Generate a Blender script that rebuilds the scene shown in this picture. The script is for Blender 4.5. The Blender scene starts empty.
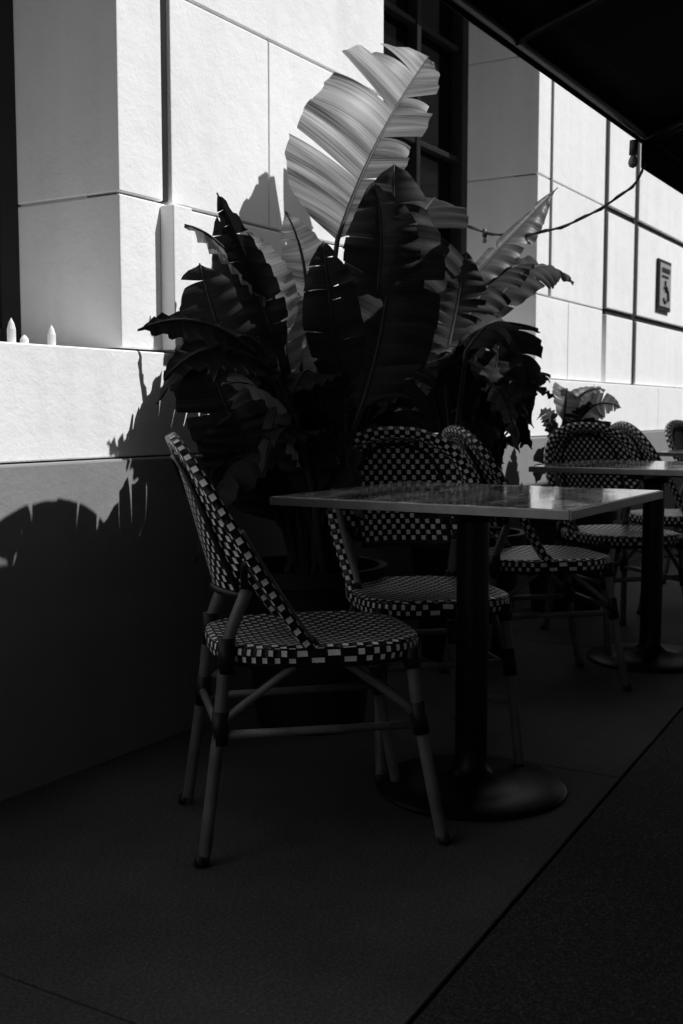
import bpy, bmesh, math, random
from mathutils import Vector, Matrix
R = math.radians
scene = bpy.context.scene

# ------------------------------------------------------------------ helpers
def link(o, parent=None):
    scene.collection.objects.link(o)
    if parent: o.parent = parent
    return o

def empty(name, loc=(0,0,0), rz=0):
    e = bpy.data.objects.new(name, None)
    e.location = loc; e.rotation_euler = (0,0,rz); e.empty_display_size = .2
    return link(e)

def mesh_obj(name, verts, faces, mat, parent=None, uvs=None, smooth=False, bevel=0):
    me = bpy.data.meshes.new(name)
    me.from_pydata([tuple(v) for v in verts], [], faces)
    if uvs is not None:
        ul = me.uv_layers.new(name="UVMap")
        k = 0
        for f in uvs:
            for uv in f:
                ul.data[k].uv = uv; k += 1
    if smooth:
        for p in me.polygons: p.use_smooth = True
    me.materials.append(mat)
    me.update()
    o = bpy.data.objects.new(name, me)
    link(o, parent)
    if bevel:
        b = o.modifiers.new("bevel", 'BEVEL'); b.width = bevel; b.segments = 2
        b.limit_method = 'ANGLE'; b.angle_limit = R(40)
    return o

class Geo:
    def __init__(s): s.v=[]; s.f=[]; s.uv=[]
    def box(s, x0,x1,y0,y1,z0,z1):
        n=len(s.v)
        s.v += [(x0,y0,z0),(x1,y0,z0),(x1,y1,z0),(x0,y1,z0),(x0,y0,z1),(x1,y0,z1),(x1,y1,z1),(x0,y1,z1)]
        for q in [(0,3,2,1),(4,5,6,7),(0,1,5,4),(1,2,6,5),(2,3,7,6),(3,0,4,7)]:
            s.f.append(tuple(n+i for i in q)); s.uv.append([(0,0)]*4)
    def sweep(s, pts, prof, up=Vector((0,0,1)), uvlen=None, radii=None, cap=True):
        pts=[Vector(p) for p in pts]; n=len(pts); m=len(prof); base=len(s.v)
        per=[0]
        for j in range(m):
            a=Vector(prof[j]); b=Vector(prof[(j+1)%m]); per.append(per[-1]+(b-a).length)
        L=0; Ls=[]
        ref=None
        for i,p in enumerate(pts):
            t=(pts[min(i+1,n-1)]-pts[max(i-1,0)]).normalized()
            if ref is None:
                u=up-t*up.dot(t)
                if u.length<1e-3: u=Vector((1,0,0))-t*t.x
            else:
                u=ref-t*ref.dot(t)
            u.normalize(); ref=u; w=t.cross(u)
            if i: L+=(pts[i]-pts[i-1]).length
            Ls.append(L)
            r=radii[i] if radii else 1
            for a,b in prof: s.v.append(p+w*a*r+u*b*r)
        for i in range(n-1):
            for j in range(m):
                j2=(j+1)%m
                s.f.append((base+i*m+j,base+i*m+j2,base+(i+1)*m+j2,base+(i+1)*m+j))
                s.uv.append([(Ls[i],per[j]),(Ls[i],per[j+1]),(Ls[i+1],per[j+1]),(Ls[i+1],per[j])])
        if cap:
            s.f.append(tuple(base+j for j in range(m))[::-1]); s.uv.append([(0,0)]*m)
            s.f.append(tuple(base+(n-1)*m+j for j in range(m))); s.uv.append([(0,0)]*m)
    def tube(s, pts, r, m=10, radii=None, **k):
        s.sweep(pts, [(r*math.cos(2*math.pi*j/m), r*math.sin(2*math.pi*j/m)) for j in range(m)], radii=radii, **k)
    def lathe(s, prof, c=(0,0,0), m=40):
        n=len(s.v)
        for r,z in prof:
            for j in range(m):
                a=2*math.pi*j/m; s.v.append((c[0]+r*math.cos(a),c[1]+r*math.sin(a),c[2]+z))
        for i in range(len(prof)-1):
            for j in range(m):
                j2=(j+1)%m
                s.f.append((n+i*m+j,n+i*m+j2,n+(i+1)*m+j2,n+(i+1)*m+j)); s.uv.append([(0,0)]*4)
    def obj(s, name, mat, parent=None, smooth=False, bevel=0):
        return mesh_obj(name, s.v, s.f, mat, parent, s.uv, smooth, bevel)

def crom(pts, n):
    pts=[Vector(p) for p in pts]; out=[]
    P=[pts[0]*2-pts[1]]+pts+[pts[-1]*2-pts[-2]]
    for i in range(1,len(P)-2):
        for k in range(n):
            t=k/n; a,b,c,d=P[i-1],P[i],P[i+1],P[i+2]
            out.append(.5*((2*b)+(c-a)*t+(2*a-5*b+4*c-d)*t*t+(3*b-a-3*c+d)*t**3))
    out.append(pts[-1]); return out

# ------------------------------------------------------------------ materials
def g(v): return (v,v,v,1)
def base_mat(name):
    m=bpy.data.materials.new(name); m.use_nodes=True
    nt=m.node_tree; b=nt.nodes["Principled BSDF"]
    return m,nt,b
def N(nt,t,**k):
    n=nt.nodes.new(t)
    for a,v in k.items(): setattr(n,a,v)
    return n
def mmath(nt,op,a,b=None,c=None):
    n=N(nt,'ShaderNodeMath',operation=op)
    for i,x in enumerate((a,b,c)):
        if x is None: continue
        if isinstance(x,(int,float)): n.inputs[i].default_value=x
        else: nt.links.new(x,n.inputs[i])
    return n.outputs[0]
def noise(nt,vec,scale,detail=4,rough=.55):
    n=N(nt,'ShaderNodeTexNoise'); n.inputs['Scale'].default_value=scale
    n.inputs['Detail'].default_value=detail; n.inputs['Roughness'].default_value=rough
    if vec: nt.links.new(vec,n.inputs['Vector'])
    return n.outputs['Fac']
def ramp(nt,fac,stops):
    r=N(nt,'ShaderNodeValToRGB'); e=r.color_ramp.elements
    while len(e)<len(stops): e.new(.5)
    for i,(p,c) in enumerate(stops): e[i].position=p; e[i].color=g(c)
    nt.links.new(fac,r.inputs[0]); return r.outputs[0]
def bump(nt,b,h,strength,dist):
    n=N(nt,'ShaderNodeBump'); n.inputs['Strength'].default_value=strength
    n.inputs['Distance'].default_value=dist
    nt.links.new(h,n.inputs['Height']); nt.links.new(n.outputs[0],b.inputs['Normal'])

def plain(name,c,rough=.6,var=.15,scale=8,bs=.3,bd=.002,bscale=60,spec=.5,metal=0):
    m,nt,b=base_mat(name)
    co=N(nt,'ShaderNodeTexCoord').outputs['Object']
    nt.links.new(ramp(nt,noise(nt,co,scale),[(.3,c*(1-var)),(.7,c*(1+var))]),b.inputs['Base Color'])
    b.inputs['Roughness'].default_value=rough; b.inputs['Specular IOR Level'].default_value=spec
    b.inputs['Metallic'].default_value=metal
    if bs: bump(nt,b,noise(nt,co,bscale),bs,bd)
    return m

def stucco(name,c):
    m,nt,b=base_mat(name)
    co=N(nt,'ShaderNodeTexCoord').outputs['Object']
    a=noise(nt,co,1.3,5,.6); s=noise(nt,co,9,6,.7)
    mp=N(nt,'ShaderNodeMapping'); mp.inputs['Scale'].default_value=(9,9,.7); nt.links.new(co,mp.inputs[0])
    st=noise(nt,mp.outputs[0],1,5,.6)
    f=mmath(nt,'ADD',mmath(nt,'MULTIPLY',a,.4),mmath(nt,'ADD',mmath(nt,'MULTIPLY',s,.25),mmath(nt,'MULTIPLY',st,.35)))
    nt.links.new(ramp(nt,f,[(.33,c*.85),(.47,c*.96),(.62,c*1.03)]),b.inputs['Base Color'])
    b.inputs['Roughness'].default_value=.85; b.inputs['Specular IOR Level'].default_value=.25
    h=mmath(nt,'ADD',mmath(nt,'MULTIPLY',noise(nt,co,90,6,.65),.5),mmath(nt,'MULTIPLY',noise(nt,co,16,4,.6),1.2))
    bump(nt,b,h,.45,.005)
    return m

def concrete(name,c,speck=.5,sc=220):
    m,nt,b=base_mat(name)
    co=N(nt,'ShaderNodeTexCoord').outputs['Object']
    a=noise(nt,co,1.7,6,.65); s=noise(nt,co,sc,3,.7)
    big=ramp(nt,a,[(.3,c*.6),(.7,c*1.35)])
    sp=ramp(nt,s,[(.42,1-speck),(.6,1.0),(.74,1+speck*2.5)])
    mx=N(nt,'ShaderNodeMix',data_type='RGBA',blend_type='MULTIPLY'); mx.inputs[0].default_value=1
    nt.links.new(big,mx.inputs[6]); nt.links.new(sp,mx.inputs[7])
    nt.links.new(mx.outputs[2],b.inputs['Base Color'])
    b.inputs['Roughness'].default_value=.8; b.inputs['Specular IOR Level'].default_value=.3
    bump(nt,b,s,.6,.003)
    return m

def weave_mat():
    m,nt,b=base_mat("woven_rattan_checker")
    uv=N(nt,'ShaderNodeTexCoord').outputs['UV']
    sp=N(nt,'ShaderNodeSeparateXYZ'); nt.links.new(uv,sp.inputs[0])
    S=1/.0165
    wb=mmath(nt,'MULTIPLY',mmath(nt,'SUBTRACT',noise(nt,uv,14,2,.5),.5),.35)
    u=mmath(nt,'ADD',mmath(nt,'MULTIPLY',sp.outputs[0],S),wb); v=mmath(nt,'ADD',mmath(nt,'MULTIPLY',sp.outputs[1],S),wb)
    u=mmath(nt,'ADD',u,200.5); v=mmath(nt,'ADD',v,200.5)
    fu=mmath(nt,'FLOOR',u); fv=mmath(nt,'FLOOR',v)
    chk=mmath(nt,'MODULO',mmath(nt,'ADD',fu,fv),2)
    du=mmath(nt,'ABSOLUTE',mmath(nt,'SUBTRACT',mmath(nt,'FRACT',u),.5))
    dv=mmath(nt,'ABSOLUTE',mmath(nt,'SUBTRACT',mmath(nt,'FRACT',v),.5))
    mk=mmath(nt,'MULTIPLY',mmath(nt,'LESS_THAN',du,.39),mmath(nt,'LESS_THAN',dv,.39))
    msk=mmath(nt,'MULTIPLY',mk,mmath(nt,'GREATER_THAN',chk,.5))
    wn=N(nt,'ShaderNodeTexWhiteNoise',noise_dimensions='2D')
    cb=N(nt,'ShaderNodeCombineXYZ'); nt.links.new(fu,cb.inputs[0]); nt.links.new(fv,cb.inputs[1])
    nt.links.new(cb.outputs[0],wn.inputs['Vector'])
    tone=mmath(nt,'ADD',mmath(nt,'MULTIPLY',wn.outputs['Value'],.2),.74)
    val=mmath(nt,'ADD',mmath(nt,'MULTIPLY',msk,tone),.006)
    c=N(nt,'ShaderNodeCombineColor')
    for i in range(3): nt.links.new(val,c.inputs[i])
    nt.links.new(c.outputs[0],b.inputs['Base Color'])
    b.inputs['Roughness'].default_value=.35; b.inputs['Specular IOR Level'].default_value=.25
    h=mmath(nt,'SUBTRACT',1,mmath(nt,'ADD',mmath(nt,'MULTIPLY',mmath(nt,'MULTIPLY',du,du),2),mmath(nt,'MULTIPLY',mmath(nt,'MULTIPLY',dv,dv),2)))
    bump(nt,b,h,.8,.003)
    return m

def leaf_mat(name,c,tc,tf,rough=.35,stripe=.35,sc=38,spec=.35):
    m,nt,b=base_mat(name)
    uv=N(nt,'ShaderNodeTexCoord').outputs['UV']
    mp=N(nt,'ShaderNodeMapping'); mp.inputs['Scale'].default_value=(sc,1.2,1); nt.links.new(uv,mp.inputs[0])
    mp2=N(nt,'ShaderNodeMapping'); mp2.inputs['Scale'].default_value=(160,2,1); nt.links.new(uv,mp2.inputs[0])
    n1=noise(nt,mp.outputs[0],1,3,.6); n2=noise(nt,mp2.outputs[0],1,2,.5)
    f=mmath(nt,'ADD',mmath(nt,'MULTIPLY',n1,.7),mmath(nt,'MULTIPLY',n2,.3))
    col=ramp(nt,f,[(.38,c*(1-stripe)),(.6,c*(1+stripe))])
    tcol=ramp(nt,f,[(.40,tc*(1-stripe)),(.58,tc*(1+stripe*.6))])
    nt.links.new(col,b.inputs['Base Color']); b.inputs['Roughness'].default_value=rough
    b.inputs['Specular IOR Level'].default_value=spec
    bump(nt,b,f,.5,.004)
    tr=N(nt,'ShaderNodeBsdfTranslucent'); nt.links.new(tcol,tr.inputs[0])
    mx=N(nt,'ShaderNodeMixShader'); mx.inputs[0].default_value=tf
    out=nt.nodes['Material Output']
    nt.links.new(b.outputs[0],mx.inputs[1]); nt.links.new(tr.outputs[0],mx.inputs[2]); nt.links.new(mx.outputs[0],out.inputs[0])
    return m

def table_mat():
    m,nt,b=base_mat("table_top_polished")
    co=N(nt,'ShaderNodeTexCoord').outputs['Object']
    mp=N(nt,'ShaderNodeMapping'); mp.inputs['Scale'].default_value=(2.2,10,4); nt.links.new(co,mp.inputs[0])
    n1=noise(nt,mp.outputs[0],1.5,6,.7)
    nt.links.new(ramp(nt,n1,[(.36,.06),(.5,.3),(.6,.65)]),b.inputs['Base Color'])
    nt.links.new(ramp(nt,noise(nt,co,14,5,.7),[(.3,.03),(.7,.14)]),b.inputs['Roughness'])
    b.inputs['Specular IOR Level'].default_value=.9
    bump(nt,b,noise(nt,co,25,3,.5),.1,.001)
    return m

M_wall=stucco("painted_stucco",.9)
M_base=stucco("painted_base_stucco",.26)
M_side=concrete("sidewalk_concrete",.075,.45,150)
M_asph=concrete("asphalt",.045,.9,210)
M_kerb=concrete("kerb_concrete",.2)
M_weave=weave_mat()
M_tube=plain("bamboo_look_tube",.13,.4,.35,12,.1,.001,80,spec=.4)
M_black=plain("black_binding",.012,.5,.3,30,.4,.001,200,spec=.3)
M_iron=plain("black_cast_iron",.006,.38,.3,20,.25,.001,150,spec=.2)
M_table=table_mat()
M_edge=plain("table_edge_metal",.3,.35,.15,20,.1,.0005,100,metal=.6)
M_glass=plain("dark_window_glass",.006,.08,.1,3,0,spec=.2)
M_frame=plain("window_frame_paint",.013,.5,.2,10,.2,.001,60,spec=.3)
M_trim=plain("groove_shade_trim",.03,.8,.2,10,.2,.001,60,spec=.1)  # near-black tone that paints shade into the wall grooves
M_canvas=plain("black_canvas",.01,.9,.25,6,.5,.001,400,spec=.1)
M_cable=plain("black_cable",.02,.5,.1,20,0)
M_bulb=plain("bulb_glass",.12,.08,.05,20,0)
M_pot=plain("planter_dark",.012,.6,.25,8,.3,.002,60,spec=.2)
M_soil=plain("soil",.02,.95,.4,30,1,.01,60)
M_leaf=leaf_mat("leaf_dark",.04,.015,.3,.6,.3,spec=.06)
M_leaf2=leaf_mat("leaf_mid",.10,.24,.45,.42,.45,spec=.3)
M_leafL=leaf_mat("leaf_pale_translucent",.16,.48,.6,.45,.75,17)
M_stem=plain("leaf_stalk",.04,.5,.25,15,.1,.001,60,spec=.2)
M_white=plain("white_plastic",.75,.5,.05,30,0)
M_sign=plain("sign_plate",.32,.4,.1,20,0)
M_far=stucco("opposite_wall",.3)

# ------------------------------------------------------------------ ground
G=Geo(); G.v=[(-150,-150,-.14),(150,-150,-.14),(150,150,-.14),(-150,150,-.14)]; G.f=[(0,1,2,3)]; G.uv=[[(0,0)]*4]
G.obj("ground",M_asph)
G=Geo(); G.v=[(-60,-10.5,-.136),(60,-10.5,-.136),(60,-3.4,-.136),(-60,-3.4,-.136)]; G.f=[(0,1,2,3)]; G.uv=[[(0,0)]*4]
G.obj("road",M_asph)
G=Geo()
for i in range(-10,10): G.box(i*6,i*6+3,-6.98,-6.86,-.134,-.131)
G.obj("lane_marking",M_white)
def seam(x): return .775+.055*(max(-2,min(x,9))-1.5)
def slab(G,x0,x1,near,sgn,z1):
    n=len(G.v); G.box(x0,x1,0,1,-.13,z1)
    for i in range(n,n+8):
        x,y,z=G.v[i]; s=seam(x)+sgn*.003
        if sgn>0: G.v[i]=(x,s if y==0 else near,z)
        else: G.v[i]=(x,near if y==0 else s,z)
G=Geo(); x=1.265-9*1.55
while x<26:
    slab(G,x+.002,x+1.548,2.11,1,0); x+=1.55
G.obj("sidewalk",M_side,bevel=.003)
G=Geo(); x=-12.8
while x<26:
    slab(G,x+.002,x+4.648,-3.25,-1,-.003); x+=4.65
G.obj("pavement",M_asph,bevel=.003)
G=Geo(); G.box(-30,40,-3.40,-3.255,-.13,0); G.obj("kerb",M_kerb,bevel=.012)
G=Geo(); G.box(-40,45,-14,-10.5,-.135,0); G.obj("opposite_sidewalk",M_side,bevel=.01)

# ------------------------------------------------------------------ building
B=empty("stucco_building")
YF=2.14; YB=2.27; YR=2.56; ZT=3.4
courses=[1.128,1.55,2.15,2.74,ZT]
def pier(G,Bk,x0,x1,splits,jw=.006,hj=.007):
    Bk.box(x0+.012,x1-.012,YB,YR+.05,1.125,ZT)
    for ci in range(4):
        z0=courses[ci]+(0 if ci==0 else hj/2); z1=courses[ci+1]-hj/2
        xs=[x0]
        for s,w in splits.get(ci,[]): xs+= [s-w/2,s+w/2]
        xs.append(x1); k=len(xs)//2
        for q in range(k):
            a,b=xs[2*q],xs[2*q+1]
            yb = YR if (q==0 or q==k-1) else YB-.001
            G.box(a,b,YF,yb,z0,z1)
wall=Geo(); back=Geo(); trim=Geo()
J=.006
pier(wall,back,2.37,3.86,{0:[],1:[(2.574,.04),(3.09,J)],2:[(2.574,.04)],3:[(2.574,.04)]})
pier(wall,back,5.47,6.53,{0:[(5.95,J)],1:[(5.66,.04)],2:[(5.66,.04)],3:[(5.66,.04)]})
pier(wall,back,6.61,9.1,{0:[(7.18,.09)],1:[(7.18,.09)],2:[(7.18,.09)],3:[(7.18,.09),(8.2,J)]},hj=.04)
pier(wall,back,-.73,.76,{1:[(0,J)],2:[(.3,J)],3:[(0,J)]})
pier(wall,back,-3.83,-2.34,{1:[(-3,J)],3:[(-3,J)]})
pier(wall,back,10.7,14,{1:[(12,J)],2:[(13,J)],3:[(12,J)]})
pier(wall,back,15.6,30,{1:[(18,J),(22,J)],2:[(19,J)],3:[(20,J)]})
back.box(6.52,6.62,YB+.002,YR,1.125,ZT)
for x,w,z0 in ((6.57,.074,1.56),(7.18,.084,1.13),(5.66,.030,1.56),(2.574,.030,1.56)):  # dark trim strips added in the grooves, standing in for their shadow lines
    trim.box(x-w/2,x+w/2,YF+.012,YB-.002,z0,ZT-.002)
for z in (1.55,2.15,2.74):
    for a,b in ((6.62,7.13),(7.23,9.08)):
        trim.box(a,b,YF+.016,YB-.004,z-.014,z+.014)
trim.obj("groove_shade_strips",M_trim,B)
wall.box(2.538,2.622,2.088,2.139,1.128,1.54)
wall.box(-14,30,YF,2.7,ZT+.006,7.5)
wall.box(-14.1,30.1,2.0,2.135,4.0,4.18); wall.box(-14.1,30.1,1.85,2.8,7.505,7.75)
wall.box(-14,-3.84,YF,YR,1.128,ZT)
x=-14
while x<30:
    wall.box(x+.002,x+3.098,2.118,2.62,.826,1.12); x+=3.1
back.obj("wall_core",M_wall,B)
wall.obj("wall_blocks",M_wall,B,bevel=.004)
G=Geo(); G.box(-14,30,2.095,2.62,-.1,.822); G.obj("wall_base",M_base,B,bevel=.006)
op=[(-2.34,-.73),(.76,2.37),(3.86,5.47),(9.1,10.7),(14,15.6)]
gl=Geo(); fr=Geo()
for a,b in op:
    gl.box(a-.02,b+.02,2.60,2.62,1.12,ZT+.02)
    fr.box(a,a+.07,2.53,2.598,1.121,ZT); fr.box(b-.07,b,2.53,2.598,1.121,ZT)
    fr.box(a+.071,b-.071,2.53,2.598,1.121,1.19); fr.box(a+.071,b-.071,2.53,2.598,ZT-.08,ZT)
    w=(b-a)
    for k in (1,2): fr.box(a+w*k/3-.02,a+w*k/3+.02,2.54,2.597,1.191,ZT-.081)
    for z in (1.75,2.25,2.8): fr.box(a+.071,b-.071,2.55,2.596,z-.014,z+.014)
gl.obj("window_glass",M_glass,B); fr.obj("window_frames",M_frame,B,bevel=.004)

# opposite building
O=empty("opposite_building")
G=Geo(); H=Geo()
G.box(-35,40,-20,-14,-.1,8.5); G.box(-35.2,40.2,-20.2,-13.75,8.505,8.8); G.box(-35.1,40.1,-13.995,-13.85,4.1,4.3)
x=-34
while x<38:
    for z in (.9,5.2):
        H.box(x,x+1.7,-13.99,-13.95,z,z+2.3); G.box(x-.1,x+1.8,-13.99,-13.86,z-.12,z-.005)
    x+=3.2
G.obj("walls",M_far,O,bevel=.01); H.obj("windows",M_glass,O)

# ------------------------------------------------------------------ wall sign
S=empty("wall_sign",(7.80,2.128,1.81))
G=Geo(); G.box(-.16,.16,-.006,.010,-.17,.17); G.obj("backplate",M_frame,S,bevel=.004)
G=Geo(); G.box(-.135,.135,-.012,-.0065,-.145,.145); G.obj("plate",M_sign,S,bevel=.003)
G=Geo()
G.box(-.10,.10,-.015,-.0125,.085,.115); G.box(-.10,.06,-.015,-.0125,.05,.065)
G.tube([(.055*math.cos(a)-.01,-.0140,.055*math.sin(a)-.06) for a in [R(q) for q in range(-150,140,15)]],.008,6)
G.tube([(-.02,-.014,.03),(-.015,-.014,-.03),(.045,-.014,-.035),(.07,-.014,-.1)],.009,6)
G.obj("pictogram",M_frame,S)

# spikes on the sill
G=Geo()
for px_,py_,h in [(1.985,2.155,.062),(2.06,2.19,.026),(2.135,2.17,.055)]:
    G.lathe([(.0,0),(.011,.0),(.011,h*.55),(.007,h*.8),(.0005,h)],(px_,py_,1.121),12)
G.obj("sill_spikes",M_white,smooth=False)

# ------------------------------------------------------------------ bistro chair (local: +x forward)
ZP=.886
hoopR=[(.185,.425),(.195,.50),(.211,.59),(.219,.685),(.204,.772),(.158,.84),(.083,.877),(0,ZP)]
def xr(z): return -.29*max(0,(z-.425)/(ZP-.425))**.88
def xc(z): return -.205-.09*(z-.56)/(ZP-.56)
hp=[Vector((y,z,0)) for y,z in hoopR]
half=crom(hp,8)
def wid(z):
    for i in range(len(half)-1):
        a,b=half[i],half[i+1]
        if a.y<=z<=b.y:
            t=(z-a.y)/max(1e-6,b.y-a.y); return max(.03,a.x+(b.x-a.x)*t)
    return .03
def ztop(y):
    y=abs(y)
    for i in range(len(half)-1,0,-1):
        a,b=half[i],half[i-1]
        if a.x<=y<=b.x:
            t=(y-a.x)/max(1e-6,b.x-a.x); return a.y+(b.y-a.y)*t
    return .69
def px(y,z):
    w=wid(z); c=xc(z); return c+(xr(z)-c)*min(1,(abs(y)/w))**2

def build_chair_parts():
    parts=[]
    line=[Vector((xr(p.y),p.x,p.y)) for p in half]
    full=line+[Vector((p.x,-p.y,p.z)) for p in line[-2::-1]]
    W=Geo()
    W.sweep(full,[(-.010,-.019),(.010,-.019),(.012,0),(.010,.019),(-.010,.019),(-.012,0)],up=Vector((0,1,0)))
    ny,nz=44,30; b0=len(W.v)
    for i in range(ny+1):
        y=-.214+.428*i/ny
        q=min(1,max(0,(abs(y)-.125)/.08)); zb=.56+.08*q*q*(3-2*q); zt=max(zb+.004,ztop(y))
        for k in range(nz+1):
            z=zb+(zt-zb)*k/nz; W.v.append((px(y,z),y,z))
    for i in range(ny):
        for k in range(nz):
            q=[b0+i*(nz+1)+k,b0+(i+1)*(nz+1)+k,b0+(i+1)*(nz+1)+k+1,b0+i*(nz+1)+k+1]
            W.f.append(tuple(q)); W.uv.append([(W.v[j][1]*1.12+.0078,W.v[j][2]*1.03) for j in q])
    m=56; rings=[0,.2,.4,.6,.8,.93,1.0]; n0=len(W.v)
    def se(a,s,z):
        c,sn=math.cos(a),math.sin(a); e=.62
        X=(abs(c)**e)*(1 if c>=0 else -1)*.232+.012; Y=(abs(sn)**e)*(1 if sn>=0 else -1)*.218
        Y*=1-.10*(0.5-X/.464)
        return (X*s,Y*s,z)
    for s in rings:
        for j in range(m): W.v.append(se(2*math.pi*j/m,s,.462-.012*(1-s*s)-(.006 if s==1 else 0)))
    for (dz,s) in [(-.018,1.012),(-.038,1.0)]:
        for j in range(m): W.v.append(se(2*math.pi*j/m,s,.462+dz))
    nr=len(rings)+2
    for i in range(nr-1):
        for j in range(m):
            j2=(j+1)%m; q=[n0+i*m+j,n0+i*m+j2,n0+(i+1)*m+j2,n0+(i+1)*m+j]
            W.f.append(tuple(q))
            if i<len(rings)-1: W.uv.append([(W.v[t][0],W.v[t][1]) for t in q])
            else:
                L=1.62/m; W.uv.append([(j*L,W.v[q[0]][2]),((j+1)*L,W.v[q[1]][2]),((j+1)*L,W.v[q[2]][2]),(j*L,W.v[q[3]][2])])
    o=W.obj("woven_back_and_seat",M_weave,smooth=True); parts.append(o)
    T=Geo(); K=Geo()
    inner=[Vector((p.x+.014,p.y*.93,p.z-.004)) for p in full]
    T.tube([p for p in inner if p.y>0 and p.z<.71],.0105,10)
    T.tube([p for p in inner if p.y<0 and p.z<.71],.0105,10)
    for s in (1,-1):
        rear=crom([(-.255,.192*s,0),(-.232,.18*s,.17),(-.212,.166*s,.33),(-.196,.155*s,.46),(px(.15,.575)+.004,.15*s,.575)],6)
        front=crom([(.275,.19*s,0),(.243,.185*s,.16),(.216,.178*s,.31),(.202,.17*s,.44)],6)
        T.tube(rear,.0135,12); T.tube(front,.0135,12)
        T.tube(crom([(-.214,.168*s,.295),(-.13,.176*s,.36),(-.03,.182*s,.432)],5),.009,8)
        T.tube(crom([(.214,.178*s,.295),(.13,.18*s,.36),(.03,.184*s,.432)],5),.009,8)
        T.tube([(-.215,.168*s,.27),(.22,.18*s,.27)],.0095,8)
        for P,Q in [((-.217,.17*s,.25),(-.212,.165*s,.32)),((.226,.18*s,.25),(.214,.177*s,.32)),((-.2,.158*s,.40),(-.197,.155*s,.475)),((.207,.172*s,.395),(.202,.17*s,.44)),((-.262,.196*s,0),(-.257,.193*s,.02)),((.279,.191*s,0),(.273,.19*s,.02))]:
            K.tube([P,Q],.0185 if P[2]>.1 else .016,12)
        K.tube([Vector((xr(z)+.004,s*wid(z)*.97,z)) for z in (.43,.45,.465)],.019,10)
    T.tube([(-.217,-.168,.285),(-.217,.168,.285)],.0095,8); T.tube([(.22,-.178,.285),(.22,.178,.285)],.0095,8)
    K.sweep([se(2*math.pi*j/40,.9,.418) for j in range(41)],[(.01*math.cos(a),.01*math.sin(a)) for a in [R(q) for q in range(0,360,60)]],cap=False)
    arch=crom([(.135,.57,0),(.138,.67,0),(.132,.755,0),(.10,.817,0),(.05,.846,0),(0,.853,0)],6)
    for off in (.006,-.006):
        a1=[Vector((px(p.x,p.y)+off,p.x,p.y)) for p in arch]
        K.tube(a1+[Vector((p.x,-p.y,p.z)) for p in a1[-2::-1]],.006,6)
    rim=[]
    for i in range(33):
        y=-.211+.422*i/32; q=min(1,max(0,(abs(y)-.125)/.08)); zb=.56+.08*q*q*(3-2*q); rim.append(Vector((px(y,zb),y,zb)))
    K.tube(rim,.0085,8)
    parts.append(T.obj("tube_frame",M_tube,smooth=True)); parts.append(K.obj("bindings",M_black,smooth=True))
    return parts
chair_parts=None
def chair(x,y,deg):
    global chair_parts
    e=empty("bistro_chair",(x,y,.0),R(deg))
    if chair_parts is None:
        chair_parts=build_chair_parts()
        for o in chair_parts: o.parent=e
    else:
        for o in chair_parts:
            c=bpy.data.objects.new(o.name,o.data); link(c,e)
chair(2.12,1.378,-46)
chair(2.79,1.42,-136)
chair(3.68,1.44,-46)
chair(4.58,1.42,-132)
chair(5.52,1.42,-50)
chair(6.35,1.37,-100)

# ------------------------------------------------------------------ tables
tp=None
def table(x,y,rz=0):
    global tp
    e=empty("cafe_table",(x,y,0),R(rz))
    if tp is None:
        tp=[]
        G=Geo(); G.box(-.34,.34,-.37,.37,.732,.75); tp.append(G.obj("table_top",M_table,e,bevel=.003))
        G=Geo()
        for a in [(-.345,.345,-.375,-.3705),(-.345,.345,.3705,.375),(-.345,-.3405,-.370,.370),(.3405,.345,-.37,.37)]:
            G.box(*a,.729,.7485)
        tp.append(G.obj("edge_band",M_edge,e,bevel=.001))
        G=Geo()
        G.lathe([(0,.0),(.235,.0),(.24,.008),(.232,.016),(.15,.024),(.06,.04),(.042,.06),(.04,.10),(.04,.68),(.06,.70),(.06,.722),(0,.722)],m=48)
        G.box(-.26,.26,-.03,.03,.708,.7285); G.box(-.03,.03,-.28,.28,.706,.7282)
        o=G.obj("pedestal",M_iron,e,smooth=True)
        es=o.modifiers.new("es",'EDGE_SPLIT'); es.split_angle=R(40)
        tp.append(o)
    else:
        for o in tp:
            c=bpy.data.objects.new(o.name,o.data); link(c,e)
            for md in o.modifiers:
                n=c.modifiers.new(md.name,md.type)
                if md.type=='BEVEL': n.width=md.width; n.segments=2; n.limit_method='ANGLE'; n.angle_limit=R(40)
                else: n.split_angle=R(40)
table(2.54,1.15); table(4.26,1.18,1); table(5.98,1.17,-1)

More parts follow.
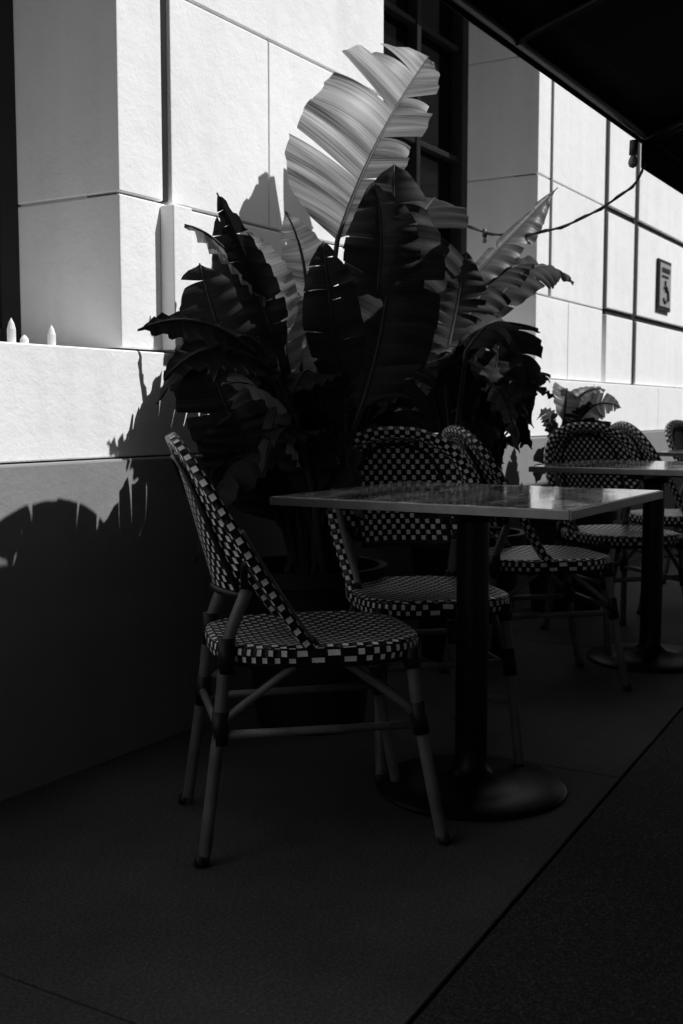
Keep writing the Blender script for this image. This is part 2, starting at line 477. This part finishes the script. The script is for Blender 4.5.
# ------------------------------------------------------------------ plants
def leaf(G,A,B,C,side,wl,wr,fold=.25,foldr=None,droop=.25,sweep=.45,lobes=6,seed=0,broad=False):
    rnd=random.Random(seed)
    if foldr is None: foldr=fold
    A,B,C=Vector(A),Vector(B),Vector(C); Bc=2*B-(A+C)*.5
    L=(B-A).length+(C-B).length
    P=lambda t:A*(1-t)**2+Bc*2*t*(1-t)+C*t*t
    T=lambda t:((Bc-A)*(1-t)+(C-Bc)*t).normalized()
    side=Vector(side).normalized()
    if broad: prof=lambda t: max(.0,(1-abs(2*t**.85-1)**2.6))**.62
    else: prof=lambda t: max(0,math.sin(math.pi*min(1,t)**.72))**.75
    m=7
    for sg,W,fo in ((1,wl,fold),(-1,wr,foldr)):
        cuts=[0]
        while cuts[-1]<1:
            cuts.append(cuts[-1]+rnd.uniform(.25,1.9)/lobes)
        cuts[-1]=1
        if len(cuts)>2 and cuts[-1]-cuts[-2]<.06: cuts.pop(-2)
        for a,b in zip(cuts,cuts[1:]):
            k=max(2,int((b-a)*40)); tear=rnd.choice([.0,.03,.06,.15,.28]); dr=droop*rnd.uniform(.3,1.9); tip=rnd.uniform(.9,1.03); n0=len(G.v)
            rag=rnd.uniform(0,.06)
            tc=(a+b)/2; uv=[]
            for i in range(k+1):
                t=a+(b-a)*i/k; edge=1-rag*rnd.random()
                for j in range(m+1):
                    s=j/m
                    tt=tc+(t-tc)*(1-tear*s**1.5)
                    p=P(tt); tn=T(tt); S=(side-tn*side.dot(tn)).normalized(); Nn=tn.cross(S)
                    w=W*prof(t)*(1+(tip*edge-1)*s)
                    out=S*sg*math.cos(fo)+Nn*math.sin(fo)
                    wave=.008*math.sin(t*60+seed)*s*(1 if W>.05 else 0)
                    q=p+out*s*w+tn*(s**1.3)*w*sweep*(1-t*.5)-Nn*dr*s*s*w+Nn*wave+Vector((0,0,-1))*dr*.5*s*s*w
                    if q.y>2.085: q.y=2.085
                    G.v.append(q); uv.append((t*L,s*w*sg))
            for i in range(k):
                for j in range(m):
                    q=[i*(m+1)+j,(i+1)*(m+1)+j,(i+1)*(m+1)+j+1,i*(m+1)+j+1]
                    G.f.append(tuple(n0+z for z in q)); G.uv.append([uv[z] for z in q])
    return [P(i/14) for i in range(15)]
def stalk(S,base,pts,r=.011):
    a=Vector(base); b=pts[0]; d=(pts[1]-pts[0]).normalized()
    pp=crom([a,a*.45+b*.55-d*.06+Vector((0,0,.02)),b],8)[:-1]+pts
    n=len(pp); S.tube(pp,r,8,radii=[1.25-1.05*i/(n-1) for i in range(n)])

IL=Vector((-.52,.85,0))   # towards the left along the facade
def plant(base,specs,nfill,seed,hmin=.7,hmax=1.25,reach=.5):
    e=empty("bird_of_paradise_plant",(0,0,0))
    gs={'d':Geo(),'m':Geo(),'l':Geo()}; st=Geo(); rnd=random.Random(seed)
    for i,sp in enumerate(specs):
        pts=leaf(gs[sp.get('m','d')],sp['A'],sp['B'],sp['C'],sp.get('s',IL),sp.get('wl',.13),sp.get('wr',.13),sp.get('f',.4),sp.get('fr'),sp.get('dr',.35),sp.get('sw',.45),sp.get('n',7),seed=sp.get('sd',seed*31+i),broad=sp.get('b',False))
        b=(base[0]+rnd.uniform(-.08,.08),min(1.98,base[1]+rnd.uniform(-.08,.08)),.42)
        stalk(st,b,pts)
    for i in range(nfill):
        az=2*math.pi*(i+rnd.random()*.8)/nfill; h=rnd.uniform(hmin,hmax); r=reach*rnd.uniform(.3,1)
        dx,dy=math.cos(az),math.sin(az)*.55
        f=lambda k,z:(base[0]+dx*k,min(2.03,base[1]+dy*k),z)
        A=f(r*.25,h*.78);B=f(r*.6,h+.04);C=f(r*1.2,h-rnd.uniform(-.15,.28))
        sd=Vector((-dy,dx,rnd.uniform(-.6,.6)))
        pts=leaf(gs[rnd.choice('ddddddm')],A,B,C,sd,rnd.uniform(.08,.12),rnd.uniform(.08,.12),rnd.uniform(.2,.6),None,rnd.uniform(.2,.6),.45,rnd.randint(3,6),seed=seed*77+i)
        stalk(st,f(.04,.42),pts)
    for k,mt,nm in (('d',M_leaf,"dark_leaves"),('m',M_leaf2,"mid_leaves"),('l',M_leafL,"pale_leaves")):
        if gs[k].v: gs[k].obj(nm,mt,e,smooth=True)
    st.obj("stalks",M_stem,e,smooth=True)
    p=Geo(); p.lathe([(0,0),(.16,0),(.165,.01),(.215,.44),(.235,.445),(.235,.49),(.21,.49),(.205,.43)],(base[0],base[1]-.0,0),40); p.obj("pot",M_pot,e,smooth=False)
    p=Geo(); p.lathe([(.206,.43),(.12,.445),(0,.45)],(base[0],base[1],0),30); p.obj("soil",M_soil,e)
    return e
V=Vector
plant((2.85,1.83),[
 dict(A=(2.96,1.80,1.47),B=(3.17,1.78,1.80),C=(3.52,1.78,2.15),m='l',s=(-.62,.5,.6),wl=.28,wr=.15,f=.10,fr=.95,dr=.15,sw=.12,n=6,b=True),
 dict(A=(2.84,1.65,.95),B=(3.00,1.65,1.30),C=(3.06,1.66,1.70),wl=.17,wr=.18,b=True),
 dict(A=(2.70,1.62,.98),B=(2.60,1.60,1.22),C=(2.56,1.60,1.40),wl=.09,wr=.10),
 dict(A=(2.95,1.70,1.1),B=(2.98,1.66,1.42),C=(2.86,1.62,1.60),wl=.14,wr=.15),
 dict(A=(3.05,1.75,1.2),B=(3.26,1.72,1.5),C=(3.42,1.7,1.66),wl=.16,wr=.18,b=True),
 # torn leaves reaching left along the wall
 dict(A=(2.44,1.66,1.10),B=(2.28,1.63,1.28),C=(2.10,1.60,1.45),wl=.06,wr=.08,n=4,f=.6),
 dict(A=(2.50,1.70,1.14),B=(2.26,1.67,1.32),C=(2.02,1.63,1.37),m='m',wl=.05,wr=.09,s=(-.3,.6,.7),n=4,f=.5),
 # broad leaves close to the wall, added to throw shade onto it
 dict(A=(2.74,1.90,1.02),B=(2.66,1.94,1.27),C=(2.57,1.96,1.50),wl=.08,wr=.09,f=.4,n=5,dr=.3),
 dict(A=(2.68,1.88,.90),B=(2.56,1.92,1.12),C=(2.49,1.96,1.36),wl=.12,wr=.12,f=.2,n=4,b=True,dr=.2),
 dict(A=(2.72,1.90,.72),B=(2.60,1.93,.92),C=(2.50,1.95,1.12),wl=.14,wr=.14,f=.2,n=3,b=True,dr=.1),
 dict(A=(2.78,1.90,.62),B=(2.66,1.90,.80),C=(2.52,1.88,.95),wl=.14,wr=.14,f=.2,n=3,b=True,dr=.1),
 dict(A=(2.46,1.68,1.04),B=(2.12,1.63,1.15),C=(1.80,1.58,1.12),wl=.06,wr=.07,s=(-.1,.6,.7),n=5,f=.5),
 dict(A=(2.44,1.66,1.04),B=(2.14,1.62,1.10),C=(1.88,1.58,1.02),wl=.08,wr=.08,s=(.2,.8,.5),n=6,f=.5),
 dict(A=(2.50,1.70,1.0),B=(2.32,1.68,1.14),C=(2.16,1.66,1.02),wl=.10,wr=.10,s=(.1,.7,.6),n=5,f=.5),
 dict(A=(2.66,1.95,.92),B=(2.52,1.97,1.06),C=(2.42,1.98,1.10),wl=.12,wr=.12),
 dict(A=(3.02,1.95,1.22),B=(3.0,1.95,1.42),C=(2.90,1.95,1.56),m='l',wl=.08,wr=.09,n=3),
 dict(A=(2.66,1.80,1.15),B=(2.56,1.78,1.32),C=(2.44,1.76,1.42),m='m',wl=.06,wr=.08,n=4),
 dict(A=(2.85,1.9,1.05),B=(2.78,1.9,1.25),C=(2.74,1.9,1.38),m='m',wl=.09,wr=.1),
 dict(A=(2.72,1.7,.85),B=(2.60,1.66,1.05),C=(2.44,1.62,1.0),wl=.12,wr=.12),
 dict(A=(2.70,1.72,.70),B=(2.55,1.68,.90),C=(2.38,1.64,.86),wl=.11,wr=.12),
 dict(A=(3.05,1.78,.85),B=(3.2,1.75,1.05),C=(3.36,1.72,1.10),wl=.13,wr=.14,b=True),
 dict(A=(2.95,1.9,.75),B=(3.05,1.9,1.0),C=(3.1,1.9,1.25),wl=.15,wr=.15,b=True),
],24,3,.75,1.2,.55)
plant((3.95,1.82),[
 dict(A=(3.81,1.80,1.38),B=(4.04,1.70,1.60),C=(4.30,1.60,1.83),m='m',wl=.05,wr=.09,n=3,f=.5),
 dict(A=(3.75,1.75,1.25),B=(3.95,1.70,1.46),C=(4.12,1.62,1.50),wl=.09,wr=.11,n=4),
 dict(A=(4.02,1.80,1.27),B=(4.28,1.70,1.52),C=(4.50,1.60,1.47),wl=.09,wr=.11,s=(-.2,.8,.5),dr=.6,n=5),
 dict(A=(3.61,1.67,1.16),B=(3.95,1.65,1.27),C=(4.17,1.65,.93),wl=.13,wr=.13,s=(-.2,.8,.4)),
 dict(A=(4.10,1.9,1.35),B=(3.95,1.85,1.25),C=(3.9,1.8,.98),m='m',wl=.12,wr=.12),
 dict(A=(4.2,1.85,1.0),B=(4.42,1.8,1.13),C=(4.65,1.75,1.08),wl=.1,wr=.1,s=(-.2,.8,.5)),
 dict(A=(3.6,1.75,1.1),B=(3.7,1.75,1.32),C=(3.72,1.72,1.52),wl=.13,wr=.13),
 dict(A=(3.7,1.8,.85),B=(3.6,1.8,1.05),C=(3.5,1.8,1.15),wl=.14,wr=.14,b=True),
 dict(A=(4.05,1.8,.85),B=(4.15,1.8,1.05),C=(4.2,1.8,1.22),wl=.14,wr=.14,b=True),
],20,5,.75,1.15,.5)
plant((5.15,1.84),[
 dict(A=(5.1,1.85,.9),B=(5.2,1.8,1.03),C=(5.40,1.75,1.06),m='l',wl=.08,wr=.08,s=(-.2,.8,.6),n=3),
 dict(A=(5.1,1.85,.9),B=(5.0,1.8,1.05),C=(4.85,1.75,1.0),m='m',wl=.08,wr=.08,s=(-.2,.8,.6),n=3),
 dict(A=(5.1,1.80,.86),B=(5.15,1.72,.98),C=(5.25,1.62,.97),m='l',wl=.08,wr=.08,s=(-.6,.4,.6),n=3),
],10,9,.66,.92,.36)

# ------------------------------------------------------------------ canopies over the terrace
def canopy(x0,x1,ze,drop):
    e=empty("terrace_canopy")
    yi,yo=1.21,-2.5; ym=-.4; zm=ze+.5; zo=ze+.05
    G=Geo(); n=24
    xs=[x0+(x1-x0)*i/n for i in range(n+1)]
    ys=[]
    for i in range(13):
        t=i/12; ys.append((yi+(ym-yi)*t,ze+(zm-ze)*t))
    for i in range(1,13):
        t=i/12; ys.append((ym+(yo-ym)*t,zm+(zo-zm)*t))
    for k in (0,1):
        for x in xs:
            sag=.02*math.sin((x-x0)/(x1-x0)*math.pi*4)**2
            for y,z in ys: G.v.append((x,y,z-sag*(1 if abs(y-ym)<1.5 else .2)-k*.006))
    m=len(ys); N0=len(xs)*m
    for i in range(n):
        for j in range(m-1):
            q=(i*m+j,(i+1)*m+j,(i+1)*m+j+1,i*m+j+1)
            G.f.append(q); G.uv.append([(0,0)]*4); G.f.append(tuple(N0+z for z in q[::-1])); G.uv.append([(0,0)]*4)
    G.box(x0,x1,yi-.002,yi+.003,ze-drop,ze-.001); G.box(x0,x1,yo-.003,yo+.002,zo-.2,zo-.001)
    G.obj("canvas",M_canvas,e)
    F=Geo(); k=max(2,int((x1-x0)/1.1))
    for i in range(k+1):
        x=x0+.03+(x1-x0-.06)*i/k
        F.tube([(x,yi-.02,ze-.025),(x,ym,zm-.04),(x,yo+.02,zo-.03)],.014,8)
    F.tube([(x0+.02,yi-.02,ze-.022),(x1-.02,yi-.02,ze-.022)],.015,8)
    F.tube([(x0+.02,ym,zm-.05),(x1-.02,ym,zm-.05)],.018,8)
    for x in (x0+.1,x1-.1):
        F.tube([(x,yo+.1,0),(x,yo+.1,zo)],.03,12); F.tube([(x,yo+.1,1.7),(x,ym,zm-.06)],.018,8)
    F.obj("frame",M_iron,e,smooth=True)
canopy(-3.2,4.10,1.953,.04)
canopy(4.102,12.2,1.953,.125)

# ------------------------------------------------------------------ string lights
e=empty("string_lights")
G=Geo()
pts=crom([(3.95,2.528,1.99),(4.0,2.2,1.84),(4.04,1.95,1.70),(4.08,1.72,1.625),(4.1,1.48,1.65),(4.12,1.26,1.76),(4.12,1.20,1.85)],8)
G.tube(pts,.0045,6)
wob=[Vector((p.x+.007*math.sin(i*1.3),p.y,p.z+.007*math.cos(i*1.3))) for i,p in enumerate(pts)]
G.tube(wob,.003,5)
for p in (pts[12],pts[13+8]): G.tube([p+V((0,0,.012)),p-V((0,0,.02))],.009,10)
G.tube([(4.03,1.218,1.91),(4.03,1.220,1.86)],.015,10)
G.obj("cable_and_sockets",M_cable,e,smooth=True)
G=Geo()
for p,s in ((pts[12]-V((0,0,.02)),.4),(pts[21]-V((0,0,.02)),.4),(V((4.03,1.220,1.86)),.8)):
    G.lathe([(.010*s,0),(.019*s,-.02*s),(.022*s,-.035*s),(.017*s,-.05*s),(.0,-.058*s)],tuple(p),14)
G.obj("bulbs",M_bulb,e,smooth=True)

# ------------------------------------------------------------------ light
sd=Vector((.45,-1,1.55)).normalized()
L=bpy.data.lights.new("sun","SUN"); L.energy=5; L.angle=R(.5); L.color=(1,1,1)
lo=bpy.data.objects.new("sun",L); link(lo); lo.rotation_euler=sd.to_track_quat('Z','Y').to_euler(); lo.location=(4,-8,14)
w=bpy.data.worlds.new("World"); scene.world=w; w.use_nodes=True
nt=w.node_tree; bg=nt.nodes['Background']
sky=nt.nodes.new('ShaderNodeTexSky'); sky.sky_type='NISHITA'; sky.sun_disc=False
sky.sun_elevation=math.asin(sd.z); sky.sun_rotation=math.atan2(sd.x,sd.y)
bw=nt.nodes.new('ShaderNodeRGBToBW'); nt.links.new(sky.outputs[0],bw.inputs[0]); nt.links.new(bw.outputs[0],bg.inputs[0])
bg.inputs[1].default_value=.07

# ------------------------------------------------------------------ camera
c=bpy.data.cameras.new("camera"); c.lens=39.4; c.sensor_width=36; c.clip_end=500; c.clip_start=.02
c.dof.use_dof=True; c.dof.focus_distance=2.7; c.dof.aperture_fstop=6.3
co=bpy.data.objects.new("camera",c); link(co); co.location=(0,0,.95); co.rotation_euler=(R(84.9),0,R(-58.9))
scene.camera=co
scene.view_settings.view_transform='Standard'; scene.view_settings.look='None'; scene.view_settings.exposure=0
